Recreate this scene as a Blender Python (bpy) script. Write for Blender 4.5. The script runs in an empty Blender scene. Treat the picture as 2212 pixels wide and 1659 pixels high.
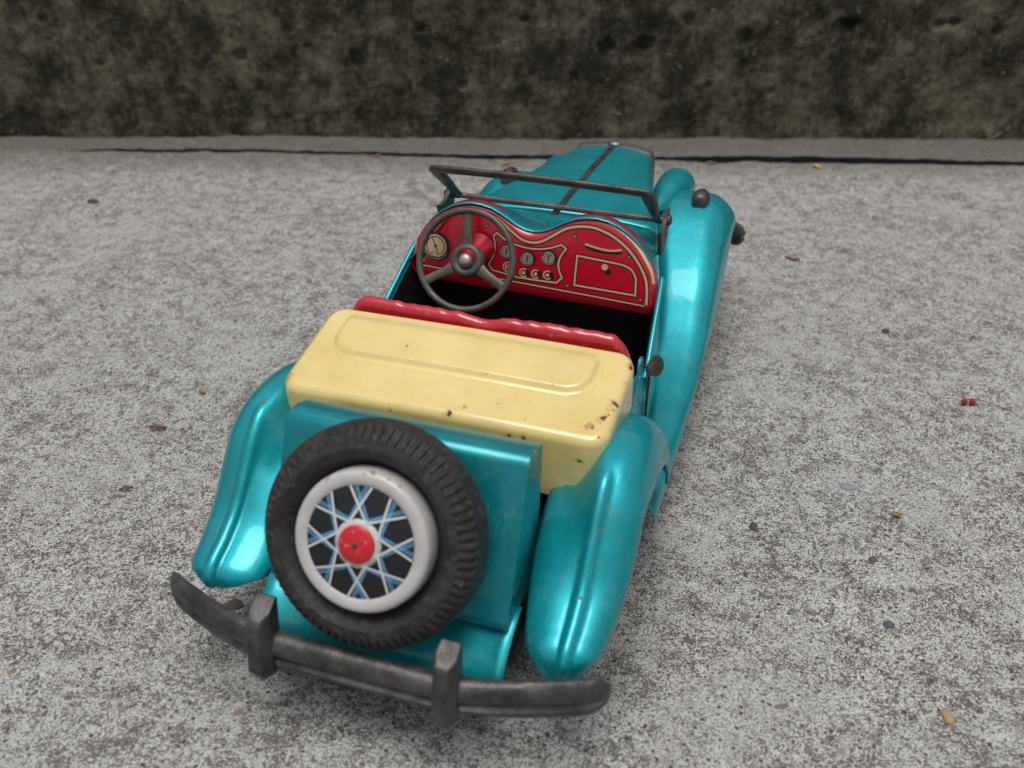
import bpy, bmesh, math, random
import numpy as np
from mathutils import Vector, Matrix, noise as mnoise

random.seed(7)
sc = bpy.context.scene
S = 0.01                       # all shapes below are written in centimetres
R = math.radians

# ------------------------------------------------------------------ camera, sky, sun, exposure
cam_d = bpy.data.cameras.new('camera'); cam = bpy.data.objects.new('camera', cam_d)
sc.collection.objects.link(cam); sc.camera = cam
pitch, yaw, roll = -.536, -.314, .009
fw = Vector((math.sin(yaw) * math.cos(pitch), math.cos(yaw) * math.cos(pitch), math.sin(pitch)))
rt = Vector((math.cos(yaw), -math.sin(yaw), 0)); up = rt.cross(fw)
r2 = math.cos(roll) * rt + math.sin(roll) * up; u2 = -math.sin(roll) * rt + math.cos(roll) * up
M = Matrix((r2, u2, -fw)).transposed().to_4x4()
M.translation = Vector((6.299, -14.915, 14.703)) * S
cam.matrix_world = M
cam_d.sensor_width = 36; cam_d.lens = 36 * 2181.647 / 2212
cam_d.clip_start = .005; cam_d.clip_end = 50
cam_d.dof.use_dof = True; cam_d.dof.focus_distance = .232; cam_d.dof.aperture_fstop = 22

SUN_EL, SUN_AZ = 80, 172        # azimuth measured clockwise from +Y
w = bpy.data.worlds.new('World'); sc.world = w; w.use_nodes = True
nt = w.node_tree; nt.nodes.clear()
sky = nt.nodes.new('ShaderNodeTexSky'); sky.sky_type = 'NISHITA'; sky.sun_disc = False
sky.sun_elevation = R(SUN_EL); sky.sun_rotation = R(SUN_AZ); sky.air_density = 1.2; sky.dust_density = 4.0; sky.ozone_density = 1.0
hs = nt.nodes.new('ShaderNodeHueSaturation'); hs.inputs['Saturation'].default_value = .28
bg = nt.nodes.new('ShaderNodeBackground'); bg.inputs['Strength'].default_value = .082
out = nt.nodes.new('ShaderNodeOutputWorld')
nt.links.new(sky.outputs[0], hs.inputs['Color']); nt.links.new(hs.outputs[0], bg.inputs['Color']); nt.links.new(bg.outputs[0], out.inputs['Surface'])
sun_d = bpy.data.lights.new('sun', 'SUN'); sun_d.energy = 1.5; sun_d.angle = R(36); sun_d.color = (1, .97, .93)
sun = bpy.data.objects.new('sun', sun_d); sc.collection.objects.link(sun)
az, el = R(SUN_AZ), R(SUN_EL)
sdir = Vector((math.sin(az) * math.cos(el), math.cos(az) * math.cos(el), math.sin(el)))
sun.rotation_euler = sdir.to_track_quat('Z', 'Y').to_euler(); sun.location = sdir * 2
vs = sc.view_settings; vs.view_transform = 'Standard'; vs.look = 'None'; vs.gamma = 1; vs.exposure = 0.27; vs.use_curve_mapping = False
sc.render.resolution_x = 1024; sc.render.resolution_y = 768

# ------------------------------------------------------------------ helpers: materials
class G:
    def __init__(s, name):
        s.m = bpy.data.materials.new(name); s.m.use_nodes = True
        s.t = s.m.node_tree; s.t.nodes.clear()
        s.out = s.t.nodes.new('ShaderNodeOutputMaterial')
        s.b = s.t.nodes.new('ShaderNodeBsdfPrincipled'); s.t.links.new(s.b.outputs[0], s.out.inputs['Surface'])
        tc = s.t.nodes.new('ShaderNodeTexCoord')
        v = s.t.nodes.new('ShaderNodeVectorMath'); v.operation = 'SCALE'; v.inputs['Scale'].default_value = 100
        s.t.links.new(tc.outputs['Object'], v.inputs[0]); s.co = v.outputs[0]
    def put(s, sock, val):
        if isinstance(val, bpy.types.NodeSocket): s.t.links.new(val, sock)
        elif val is not None:
            if hasattr(sock.default_value, '__len__') and len(sock.default_value) == 4 and len(val) == 3: val = (*val, 1)
            sock.default_value = val
    def set(s, **k):
        for a, v in k.items(): s.put(s.b.inputs[a.replace('_', ' ')], v)
    def math(s, op, a, b=None, c=None, clamp=False):
        n = s.t.nodes.new('ShaderNodeMath'); n.operation = op; n.use_clamp = clamp
        for i, v in enumerate((a, b, c)):
            if v is not None: s.put(n.inputs[i], v)
        return n.outputs[0]
    def vmath(s, op, a, b=None, scale=None):
        n = s.t.nodes.new('ShaderNodeVectorMath'); n.operation = op
        s.put(n.inputs[0], a)
        if b is not None: s.put(n.inputs[1], b)
        if scale is not None: s.put(n.inputs['Scale'], scale)
        return n.outputs['Value'] if op in ('LENGTH', 'DISTANCE', 'DOT_PRODUCT') else n.outputs[0]
    def noise(s, scale, detail=4, rough=.55, dist=0, vec=None, col=False):
        n = s.t.nodes.new('ShaderNodeTexNoise'); s.put(n.inputs['Vector'], vec or s.co)
        n.inputs['Scale'].default_value = scale; n.inputs['Detail'].default_value = detail
        n.inputs['Roughness'].default_value = rough; n.inputs['Distortion'].default_value = dist
        return n.outputs['Color'] if col else n.outputs['Fac']
    def voro(s, scale, vec=None, feature='F1', rnd=1):
        n = s.t.nodes.new('ShaderNodeTexVoronoi'); n.feature = feature; s.put(n.inputs['Vector'], vec or s.co)
        n.inputs['Scale'].default_value = scale; n.inputs['Randomness'].default_value = rnd
        return n
    def ramp(s, fac, lo, hi):       # smooth 0..1 between lo and hi
        n = s.t.nodes.new('ShaderNodeMapRange'); n.interpolation_type = 'SMOOTHSTEP'
        s.put(n.inputs['Value'], fac); n.inputs['From Min'].default_value = lo; n.inputs['From Max'].default_value = hi
        return n.outputs[0]
    def mix(s, f, a, b):
        n = s.t.nodes.new('ShaderNodeMix'); n.data_type = 'RGBA'
        s.put(n.inputs[0], f); s.put(n.inputs[6], a); s.put(n.inputs[7], b); return n.outputs[2]
    def fmix(s, f, a, b):
        n = s.t.nodes.new('ShaderNodeMix'); n.data_type = 'FLOAT'
        s.put(n.inputs[0], f); s.put(n.inputs[2], a); s.put(n.inputs[3], b); return n.outputs[0]
    def bump(s, h, strength=.3, dist=.0005, normal=None):
        n = s.t.nodes.new('ShaderNodeBump'); n.inputs['Strength'].default_value = strength; n.inputs['Distance'].default_value = dist
        s.put(n.inputs['Height'], h)
        if normal: s.put(n.inputs['Normal'], normal)
        return n.outputs[0]
    def warp(s, amp, scale):        # coordinates jittered by noise
        n = s.noise(scale, 3, .6, col=True)
        return s.vmath('ADD', s.co, s.vmath('SCALE', s.vmath('SUBTRACT', n, (.5, .5, .5)), scale=amp))
    def chips(s, pts, warp=.25, wscale=4):   # ragged chip mask around given points (x,y,z,r)
        wv = s.warp(warp, wscale); acc = None
        for x, y, z, r in pts:
            d = s.ramp(s.vmath('DISTANCE', wv, (x, y, z)), r, r * .75)
            acc = d if acc is None else s.math('MAXIMUM', acc, d)
        return acc

def simple(name, col, rough=.5, metal=0, coat=0, var=.15, vscale=3, bump=0, bscale=20):
    g = G(name)
    n = g.noise(vscale, 5, .6)
    c = g.mix(n, tuple(x * (1 - var) for x in col), tuple(min(1, x * (1 + var)) for x in col))
    g.set(Base_Color=c, Roughness=g.fmix(g.noise(vscale * 2.3, 4), max(.02, rough - .1), min(1, rough + .12)), Metallic=metal, Coat_Weight=coat, Coat_Roughness=.08)
    if bump: g.set(Normal=g.bump(g.noise(bscale, 4, .6), bump, .0003))
    return g.m

def paint(name, col, chip_pts=(), metal=.62, coat=.5):
    """metallic lacquer on tin: faint unevenness, hairline scratches, rust specks and chips"""
    g = G(name)
    big = g.noise(.55, 4, .55); fine = g.noise(9, 4, .65); grain = g.noise(42, 2, .6)
    c = g.mix(g.ramp(big, .3, .7), tuple(x * .86 for x in col), tuple(min(1, x * 1.12) for x in col))
    c = g.mix(g.math('MULTIPLY', g.ramp(fine, .5, .8), .3), c, tuple(x * .62 for x in col))
    c = g.mix(g.math('MULTIPLY', g.ramp(grain, .42, .7), .38), c, tuple(x * .55 for x in col))
    # dusty haze patches
    dust = g.math('MULTIPLY', g.ramp(g.noise(1.7, 6, .7), .52, .75), .30)
    c = g.mix(dust, c, (.22, .36, .36))
    # rust specks
    sp = g.ramp(g.noise(5.5, 3, .6), .725, .755)
    sp2 = g.ramp(g.noise(14, 2, .5), .735, .77)
    mask = g.math('MAXIMUM', sp, g.math('MULTIPLY', sp2, .8))
    if chip_pts: mask = g.math('MAXIMUM', mask, g.chips(chip_pts))
    c = g.mix(mask, c, g.mix(g.noise(12), (.10, .045, .025), (.24, .15, .10)))
    # hairline scratches
    st = g.t.nodes.new('ShaderNodeTexNoise'); mp = g.t.nodes.new('ShaderNodeMapping')
    g.t.links.new(g.co, mp.inputs['Vector']); mp.inputs['Scale'].default_value = (14, .5, .9); mp.inputs['Rotation'].default_value = (.3, .2, .5)
    g.t.links.new(mp.outputs[0], st.inputs['Vector']); st.inputs['Scale'].default_value = 3; st.inputs['Detail'].default_value = 2
    scr = g.math('MULTIPLY', g.ramp(st.outputs['Fac'], .66, .71), .38)
    c = g.mix(scr, c, (.3, .45, .45))
    g.set(Base_Color=c, Metallic=g.fmix(mask, metal, .0), Roughness=g.fmix(mask, g.fmix(g.noise(2.2, 5, .6), .36, .52), .8),
          Coat_Weight=g.fmix(mask, coat, 0), Coat_Roughness=g.fmix(g.noise(3, 4), .02, .06))
    g.set(Normal=g.bump(g.math('ADD', g.math('MULTIPLY', g.noise(.8, 2, .5), 1.2), g.math('MULTIPLY', mask, -.08)), .25, .0012))
    return g.m

TEAL = (.004, .37, .425)
M_teal = paint('turquoise_lacquer', TEAL)
M_fender = paint('turquoise_fender_lacquer', TEAL, [
    (3.44, -2.75, 2.2, .07), (3.42, -2.55, 2.45, .05), (3.44, -2.2, 2.72, .04), (3.42, -2.85, 2.0, .08), (3.4, -2.0, 2.95, .04),
    (3.9, -1.9, 2.6, .08), (3.7, -.7, 3.9, .06), (3.55, -1.3, 3.6, .05), (3.9, .4, 4.15, .09), (3.2, .4, 4.5, .06), (2.6, .7, 4.35, .1),
    (-3.44, -2.9, 2.1, .06), (-3.42, -.55, 4.3, .06), (-2.9, -2.3, 2.35, .05), (3.3, -2.95, 1.75, .07), (3.55, -2.9, 1.75, .05)])
M_apron = paint('turquoise_apron_lacquer', TEAL, [(-1.35, -3.0, 1.85, .09), (-1.3, -3.2, 1.7, .07), (2.35, -2.7, 1.75, .09), (2.38, -2.6, 1.9, .07), (2.3, -3.1, 1.4, .05)])
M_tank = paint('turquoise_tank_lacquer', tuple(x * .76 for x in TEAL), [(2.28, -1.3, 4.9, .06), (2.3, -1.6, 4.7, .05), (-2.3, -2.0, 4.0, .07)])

def mk_yellow():
    g = G('cream_yellow_enamel')
    c = g.mix(g.ramp(g.noise(.7, 4), .3, .7), (.69, .53, .19), (.78, .62, .25))
    c = g.mix(g.math('MULTIPLY', g.ramp(g.noise(1.2, 3, .6), .5, .75), .25), c, (.78, .66, .36))
    c = g.mix(g.math('MULTIPLY', g.ramp(g.noise(2.6, 5, .7), .62, .8), .18), c, (.55, .36, .12))
    # thin reddish rub marks
    rub = g.math('MULTIPLY', g.chips([(.65, 1.14, 4.85, .1), (1.13, .28, 4.68, .08), (-3.2, .1, 4.6, .16), (.5, .02, 4.58, .12), (2.9, .15, 4.6, .12), (1.6, -.02, 4.55, .12)], .5, 5), .55)
    c = g.mix(rub, c, (.42, .12, .05))
    dz = lambda y: 4.65 + .2146 * (y + .05)
    CH = [(3.20, .85, dz(.85) - .03, .07), (3.22, .70, dz(.7) - .04, .045), (3.08, .42, dz(.42), .065), (3.14, .54, dz(.54), .05), (2.95, .16, dz(.16), .05), (-1.19, 1.32, dz(1.32) + .07, .04), (.3, -.13, dz(-.13) - .02, .075),
          (-3.2, .0, dz(0), .045), (3.25, 1.95, dz(1.95) - .03, .07), (3.25, 1.5, dz(1.5) - .03, .04), (.66, 1.0, dz(1) + .02, .05),
          (2.85, -.22, 4.15, .05), (1.5, -.215, 4.42, .06), (1.75, -.215, 4.42, .05), (-.9, -.2, 4.46, .03),
          (3.3, .35, 3.95, .12), (3.3, .7, 4.02, .1), (3.2, 0, 3.8, .1), (2.9, -.25, 3.4, .1), (2.6, -.25, 3.32, .08), (3.3, 1.1, 4.1, .1)]
    ch = g.chips(CH, .22, 9); halo = g.math('MULTIPLY', g.chips([(x, y, z, r * 1.9) for x, y, z, r in CH[:15]], .4, 5), .5)
    sp = g.ramp(g.noise(7, 3, .6), .73, .76)
    ch = g.math('MAXIMUM', ch, sp)
    c = g.mix(g.math('MULTIPLY', halo, g.ramp(g.noise(10, 4), .35, .65)), c, (.40, .20, .07))
    c = g.mix(ch, c, g.mix(g.noise(15), (.035, .015, .01), (.16, .07, .03)))
    g.set(Base_Color=c, Roughness=g.fmix(ch, g.fmix(g.noise(2, 5), .2, .34), .85), Coat_Weight=g.fmix(ch, .9, 0), Coat_Roughness=g.fmix(g.noise(4, 4), .03, .10))
    g.set(Normal=g.bump(g.math('ADD', g.noise(1.1, 3), g.math('MULTIPLY', ch, -.25)), .25, .0006))
    return g.m
M_yellow = mk_yellow()

def mk_seat():
    g = G('red_seat_enamel')
    wear = g.ramp(g.noise(5, 5, .7), .60, .68)
    c = g.mix(g.noise(1.4), (.42, .006, .016), (.58, .012, .03))
    c = g.mix(g.math('MULTIPLY', wear, .75), c, g.mix(g.noise(11), (.16, .10, .08), (.55, .38, .34)))
    g.set(Base_Color=c, Roughness=g.fmix(g.noise(4), .22, .4), Coat_Weight=1.0, Coat_Roughness=.10, Normal=g.bump(g.noise(9, 4), .2, .0004))
    return g.m
M_red = mk_seat()
M_dash = simple('red_dashboard_print', (.53, .006, .024), .3, 0, .6, .14, 2.5)
M_cream = simple('cream_print', (.62, .47, .25), .4, 0, .2, .12, 6)
M_black = simple('black_print', (.018, .012, .014), .4, 0, .2, .2, 6)
M_dial = simple('grey_dial_print', (.30, .27, .22), .4, 0, .2, .15, 8)
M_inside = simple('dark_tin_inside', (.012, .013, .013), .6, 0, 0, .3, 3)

def mk_metal(name, a, b, rough=.5, metal=.35):
    g = G(name)
    c = g.mix(g.ramp(g.noise(2.2, 6, .65), .3, .7), a, b)
    c = g.mix(g.math('MULTIPLY', g.ramp(g.noise(8, 5, .7), .62, .74), .5), c, (.14, .10, .075))
    g.set(Base_Color=c, Metallic=metal, Roughness=g.fmix(g.noise(5, 5), rough - .12, rough + .14), Normal=g.bump(g.noise(14, 5, .65), .35, .0003))
    return g.m
M_pewter = mk_metal('dull_pewter', (.045, .043, .042), (.125, .118, .113), .38, .65)
M_dark = mk_metal('dark_tarnished_metal', (.05, .046, .04), (.10, .09, .078), .48, .4)
M_wheelgrey = mk_metal('brown_grey_metal', (.075, .066, .055), (.13, .115, .098), .45, .35)
M_frame = mk_metal('tarnished_frame_metal', (.045, .038, .034), (.11, .092, .08), .42, .5)
M_silver = simple('worn_silver_rivet', (.45, .42, .40), .38, .8, 0, .25, 9, .3, 30)
M_chrome = simple('aged_chrome', (.22, .22, .225), .42, .85, 0, .2, 5)

def mk_rubber():
    g = G('dusty_black_rubber')
    c = g.mix(g.ramp(g.noise(1.8, 5), .3, .7), (.014, .0135, .013), (.030, .029, .028))
    c = g.mix(g.math('MULTIPLY', g.ramp(g.noise(6, 5, .75), .48, .70), .6), c, (.095, .080, .068))
    c = g.mix(g.ramp(g.noise(11, 2), .735, .76), c, (.32, .29, .24))
    g.set(Base_Color=c, Roughness=.62, Specular_IOR_Level=.4, Normal=g.bump(g.noise(18, 5), .4, .0004))
    return g.m
M_rubber = mk_rubber()

def mk_white():
    g = G('white_rim_enamel')
    c = g.mix(g.ramp(g.noise(1.5, 4), .3, .7), (.47, .455, .44), (.57, .56, .545))
    ch = g.chips([(.05, -3.0, 5.15, .07), (-.3, -3.0, 5.15, .05), (.35, -3.05, 5.1, .06), (-.15, -2.95, 5.2, .05), (.55, -3.05, 5.0, .03), (-.7, -3.1, 4.95, .05)], .3, 6)
    sp = g.ramp(g.noise(9, 3), .72, .75)
    m = g.math('MULTIPLY', g.math('MAXIMUM', ch, sp), .8)
    c = g.mix(m, c, (.25, .10, .055))
    g.set(Base_Color=c, Roughness=.32, Coat_Weight=.2)
    return g.m
M_white = mk_white()
M_discblack = simple('matt_black_disc', (.008, .009, .011), .55, 0, 0, .2, 6)
M_lineblue = simple('blue_spoke_print', (.18, .56, .90), .35, 0, .2, .1, 5)
M_linewhite = simple('white_spoke_print', (.62, .63, .64), .35, 0, .2, .06, 5)
def mk_hub():
    g = G('red_hub_enamel')
    c = g.mix(g.noise(3), (.5, .01, .02), (.62, .02, .03))
    c = g.mix(g.math('MULTIPLY', g.ramp(g.noise(7, 5, .7), .62, .7), .8), c, (.52, .36, .30))
    g.set(Base_Color=c, Roughness=.38, Coat_Weight=.2); return g.m
M_hub = mk_hub()

def mk_concrete(name='weathered_concrete', strip=False):
    g = G(name)
    wv = g.warp(.35, 1.3)
    n0 = g.noise(.07, 2, .5)                 # broad tone drift
    n1 = g.noise(.45, 3, .6); n2 = g.noise(1.9, 3, .65, vec=wv); n3 = g.noise(8.5, 4, .7); n4 = g.noise(24, 3, .65)
    film = g.math('ADD', g.math('MULTIPLY', n2, .31), g.math('ADD', g.math('MULTIPLY', n3, .46), g.math('ADD', g.math('MULTIPLY', n4, .50), g.math('MULTIPLY', n1, .13))))
    f = g.ramp(film, .61, .765)
    worn = g.mix(g.ramp(n4, .32, .66), (.060, .053, .044), (.205, .188, .162))
    pale = g.mix(g.ramp(n4, .32, .66), (.27, .262, .246), (.70, .69, .665))
    c = g.mix(f, worn, pale)
    c = g.mix(g.math('MULTIPLY', g.ramp(n0, .38, .62), .35), c, g.mix(f, (.19, .185, .172), (.50, .495, .48)))
    # dark damp blotches
    c = g.mix(g.math('MULTIPLY', g.ramp(g.noise(.75, 4, .7, vec=wv), .58, .76), .24), c, (.115, .10, .08))
    c = g.mix(g.math('MULTIPLY', g.ramp(g.noise(.23, 5, .65), .50, .66), .55), c, g.mix(g.ramp(n4, .32, .66), (.24, .235, .222), (.60, .59, .57)))   # paler cement film
    # dirt gathered along joint and wall foot, ragged; strip also has wall shade painted in
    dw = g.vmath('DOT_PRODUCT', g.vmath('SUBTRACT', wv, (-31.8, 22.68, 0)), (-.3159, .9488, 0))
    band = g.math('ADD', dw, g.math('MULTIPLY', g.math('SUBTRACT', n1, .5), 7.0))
    grime_shade = g.math('MULTIPLY', g.ramp(band, -6.2, -2.6), .62) if not strip else g.math('ADD', g.math('MULTIPLY', n2, .35), .60)
    c = g.mix(grime_shade, c, g.mix(n3, (.060, .055, .042), (.165, .155, .125)))
    # exposed aggregate: small coloured stones
    v = g.voro(3.4, wv); sel = g.t.nodes.new('ShaderNodeSeparateColor'); g.t.links.new(v.outputs['Color'], sel.inputs[0])
    st = g.math('MULTIPLY', g.ramp(v.outputs['Distance'], .34, .24), g.ramp(sel.outputs[0], .86, .88))
    stc = g.mix(g.ramp(sel.outputs[1], .3, .7), g.mix(sel.outputs[2], (.07, .066, .07), (.17, .16, .16)), g.mix(sel.outputs[2], (.24, .15, .085), (.34, .31, .27)))
    c = g.mix(g.math('MULTIPLY', st, .85), c, stc)
    v2 = g.voro(8); s2 = g.t.nodes.new('ShaderNodeSeparateColor'); g.t.links.new(v2.outputs['Color'], s2.inputs[0])
    st2 = g.math('MULTIPLY', g.ramp(v2.outputs['Distance'], .36, .24), g.ramp(s2.outputs[0], .70, .74))
    c = g.mix(g.math('MULTIPLY', st2, .9), c, g.mix(g.ramp(s2.outputs[1], .25, .75), (.055, .048, .042), g.mix(s2.outputs[2], (.20, .13, .10), (.12, .11, .11))))
    v3 = g.voro(17); s3 = g.t.nodes.new('ShaderNodeSeparateColor'); g.t.links.new(v3.outputs['Color'], s3.inputs[0])
    st3 = g.math('MULTIPLY', g.ramp(v3.outputs['Distance'], .42, .25), g.ramp(s3.outputs[0], .60, .66))
    c = g.mix(g.math('MULTIPLY', st3, .7), c, g.mix(s3.outputs[1], (.07, .06, .05), (.16, .13, .11)))
    h = g.math('SUBTRACT', g.math('ADD', n4, n3), g.math('MULTIPLY', st2, .4))
    g.set(Base_Color=c, Roughness=.9, Specular_IOR_Level=.25, Normal=g.bump(h, .9, .0006))
    return g.m
M_ground = mk_concrete(); M_strip = mk_concrete('grimy_shaded_concrete', True)  # strip copy is darker: dirt plus the wall's shade put into its colour

def mk_wallmat():
    g = G('mossy_dark_concrete')
    mp = g.t.nodes.new('ShaderNodeMapping'); g.t.links.new(g.co, mp.inputs['Vector']); mp.inputs['Scale'].default_value = (1, 1, .38)
    vv = mp.outputs[0]
    n1 = g.noise(.42, 4, .62); n2 = g.noise(1.6, 4, .68, vec=vv); n3 = g.noise(5, 4, .7); n4 = g.noise(11, 4, .6)
    f = g.ramp(g.math('ADD', g.math('MULTIPLY', n1, .62), g.math('ADD', g.math('MULTIPLY', n2, .4), g.math('MULTIPLY', n3, .35))), .58, .86)
    c = g.mix(f, g.mix(n3, (.017, .015, .010), (.038, .033, .022)), g.mix(n4, (.085, .078, .052), (.21, .195, .14)))
    c = g.mix(g.math('MULTIPLY', g.ramp(g.noise(2.6, 5, .7), .62, .72), .6), c, (.15, .145, .125))
    c = g.mix(g.math('MULTIPLY', g.ramp(g.noise(1.1, 5, .65), .56, .7), .55), c, (.016, .0155, .010))
    v = g.voro(3.5); sel = g.t.nodes.new('ShaderNodeSeparateColor'); g.t.links.new(v.outputs['Color'], sel.inputs[0])
    st = g.math('MULTIPLY', g.ramp(v.outputs['Distance'], .3, .16), g.ramp(sel.outputs[0], .86, .9))
    c = g.mix(g.math('MULTIPLY', st, .7), c, g.mix(sel.outputs[1], (.13, .125, .115), (.22, .21, .19)))
    g.set(Base_Color=c, Roughness=.93, Specular_IOR_Level=.2, Normal=g.bump(n3, .7, .0008))
    return g.m
M_wall = mk_wallmat()

# ------------------------------------------------------------------ helpers: meshes
def link(name, verts, faces, mats, parent=None, smooth=40, midx=None, closed=False):
    me = bpy.data.meshes.new(name)
    me.from_pydata([tuple(float(c) * S for c in v) for v in verts], [], [list(map(int, f)) for f in faces])
    if not isinstance(mats, (list, tuple)): mats = [mats]
    for m in mats: me.materials.append(m)
    if midx is not None: me.polygons.foreach_set('material_index', midx)
    bm = bmesh.new(); bm.from_mesh(me); bmesh.ops.recalc_face_normals(bm, faces=bm.faces); bm.to_mesh(me); bm.free()
    if smooth:
        me.polygons.foreach_set('use_smooth', [True] * len(me.polygons)); me.set_sharp_from_angle(angle=R(smooth))
    me.update()
    o = bpy.data.objects.new(name, me); sc.collection.objects.link(o)
    if parent: o.parent = parent
    return o
def grid_faces(nr, nc, wrap=False, off=0):
    f = []
    for i in range(nr - 1):
        for j in range(nc if wrap else nc - 1):
            k = (j + 1) % nc
            f.append((off + i * nc + j, off + i * nc + k, off + (i + 1) * nc + k, off + (i + 1) * nc + j))
    return f
def loft(rings, wrap=True, cap=True):
    nc = len(rings[0]); v = [p for r in rings for p in r]; f = grid_faces(len(rings), nc, wrap)
    if cap and wrap: f += [tuple(range(nc))[::-1], tuple(range((len(rings) - 1) * nc, len(rings) * nc))]
    return v, f
def join(*parts):
    V, F = [], []
    for v, f in parts:
        o = len(V); V += list(v); F += [tuple(i + o for i in q) for q in f]
    return V, F
def catmull(pts, n):
    P = [np.array(p, float) for p in pts]; P = [2 * P[0] - P[1]] + P + [2 * P[-1] - P[-2]]
    L = len(P) - 3; o = []
    for i in range(n):
        t = i / (n - 1) * L; k = min(int(t), L - 1); t -= k
        a, b, c, d = P[k:k + 4]
        o.append(.5 * (2 * b + (c - a) * t + (2 * a - 5 * b + 4 * c - d) * t * t + (3 * b - a - 3 * c + d) * t ** 3))
    return o
def tube(path, rad, seg=10, cap=True, flat=1.0, upv=(0, 0, 1)):
    P = [Vector(p) for p in path]; rings = []
    for i, p in enumerate(P):
        t = (P[min(i + 1, len(P) - 1)] - P[max(i - 1, 0)]).normalized()
        a = t.cross(Vector(upv));
        if a.length < 1e-4: a = t.cross(Vector((1, 0, 0)))
        a.normalize(); b = a.cross(t)
        r = rad(i / (len(P) - 1)) if callable(rad) else rad
        rings.append([tuple(p + a * (r * math.cos(k * 2 * math.pi / seg)) + b * (r * flat * math.sin(k * 2 * math.pi / seg))) for k in range(seg)])
    return loft(rings, True, cap)
def frame(c, n, upv=(0, 0, 1)):
    n = Vector(n).normalized(); a = Vector(upv).cross(n).normalized(); b = n.cross(a)
    c = Vector(c); return lambda x, y, z=0: tuple(c + a * x + b * y + n * z)
def lathe(prof, fr, seg=64, rfun=None):
    rings = []
    for i, (r, d) in enumerate(prof):
        rings.append([fr(*( (r if rfun is None else rfun(i, r, k)) * q for q in (math.cos(2 * math.pi * k / seg), math.sin(2 * math.pi * k / seg))), d) for k in range(seg)])
    v, f = [p for r in rings for p in r], grid_faces(len(rings), seg, True)
    for idx, pr in ((0, prof[0]), (len(prof) - 1, prof[-1])):
        if pr[0] > 1e-6: pass
    return v, f
def lathe_closed(prof, fr, seg=64):
    v, f = lathe(prof, fr, seg)
    f = list(f); f.append(tuple(range(seg))); f.append(tuple(range((len(prof) - 1) * seg, len(prof) * seg))); return v, f
def box(x0, x1, y0, y1, z0, z1):
    v = [(x, y, z) for x in (x0, x1) for y in (y0, y1) for z in (z0, z1)]
    return v, [(0, 1, 3, 2), (4, 6, 7, 5), (0, 4, 5, 1), (2, 3, 7, 6), (0, 2, 6, 4), (1, 5, 7, 3)]
def mod_bevel(o, wd, seg=2, ang=35):
    m = o.modifiers.new('bevel', 'BEVEL'); m.width = wd * S; m.segments = seg; m.limit_method = 'ANGLE'; m.angle_limit = R(ang); m.harden_normals = False
    return o
def mod_solid(o, t, off=-1):
    m = o.modifiers.new('sheet', 'SOLIDIFY'); m.thickness = t * S; m.offset = off; return o
def mod_sub(o, l=1):
    m = o.modifiers.new('smooth', 'SUBSURF'); m.levels = l; m.render_levels = l; return o
def sstep(a, b, x):
    t = min(1, max(0, (x - a) / (b - a))); return t * t * (3 - 2 * t)
def tag(o, label=None, cat=None, group=None, kind=None):
    if label: o['label'] = label
    if cat: o['category'] = cat
    if group: o['group'] = group
    if kind: o['kind'] = kind
    return o

# ------------------------------------------------------------------ the setting: slab, strip, wall
WO = np.array([-31.8, 22.68]); WD = np.array([.9488, .3159]); WN = np.array([-.3159, .9488])
def wpt(u, v, z=0): p = WO + WD * u + WN * v; return (p[0], p[1], z)
def fr3(p, s, o=4): return mnoise.fractal(Vector(p) * s, 1.0, 2.0, o)
def crack_v(u): return -1.62 - .031 * u + .16 * mnoise.noise(Vector((u * .35, 3.1, 0))) + .07 * mnoise.noise(Vector((u * 1.7, 9.1, 0)))
def crack_w(u):                    # width of the joint: thin on the left, closed in places, wide on the right
    b = .19 + .24 * sstep(31, 34.5, u) * (1 - .75 * sstep(41, 48, u)) + .22 * sstep(18, 27, u) * (1 - sstep(27, 31, u))
    b *= sstep(3.5, 6, u)
    return max(.012, b * (1 + .5 * mnoise.noise(Vector((u * 1.1, 4.4, 2)))))
us = np.concatenate([[-150, -110, -80, -55, -38, -25, -15, -8, -4], np.arange(-2, 52, .125), [53, 56, 62, 72, 90, 115, 150, 200]])
vs_ = np.concatenate([[-210, -160, -120, -90, -70, -55, -46, -41], np.arange(-38, -3.2, .125)])
def ground_h(x, y): return .030 * fr3((x, y, 0), .55, 3) + .022 * fr3((x, y, 5), 2.3, 2) + .10 * fr3((x, y, 9), .08, 2)
H0 = 0
verts = []
ROW_END = 26
for u in us:
    cv = crack_v(u) - crack_w(u)
    for v in vs_:
        p = wpt(u, v); d = math.hypot(p[0] - .3, p[1] - 5.5)
        z = ground_h(p[0], p[1]) * sstep(1, 9, d) if d < 80 else 0
        verts.append((p[0], p[1], z - .03))
    v0 = vs_[-1]
    for k in range(1, ROW_END + 1):
        v = v0 + (cv - v0) * k / ROW_END
        p = wpt(u, v); z = ground_h(p[0], p[1]) - .03
        if k == ROW_END: z -= .03
        verts.append((p[0], p[1], z))
    p = wpt(u, cv + .01); verts.append((p[0], p[1], -1.6))
ncol = len(vs_) + ROW_END + 1
gf = grid_faces(len(us), ncol)
o = link('ground', verts, gf, [M_ground, M_inside], None, 60, [1 if max(q) % ncol == ncol - 1 else 0 for q in gf]); tag(o, kind='structure')
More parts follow.
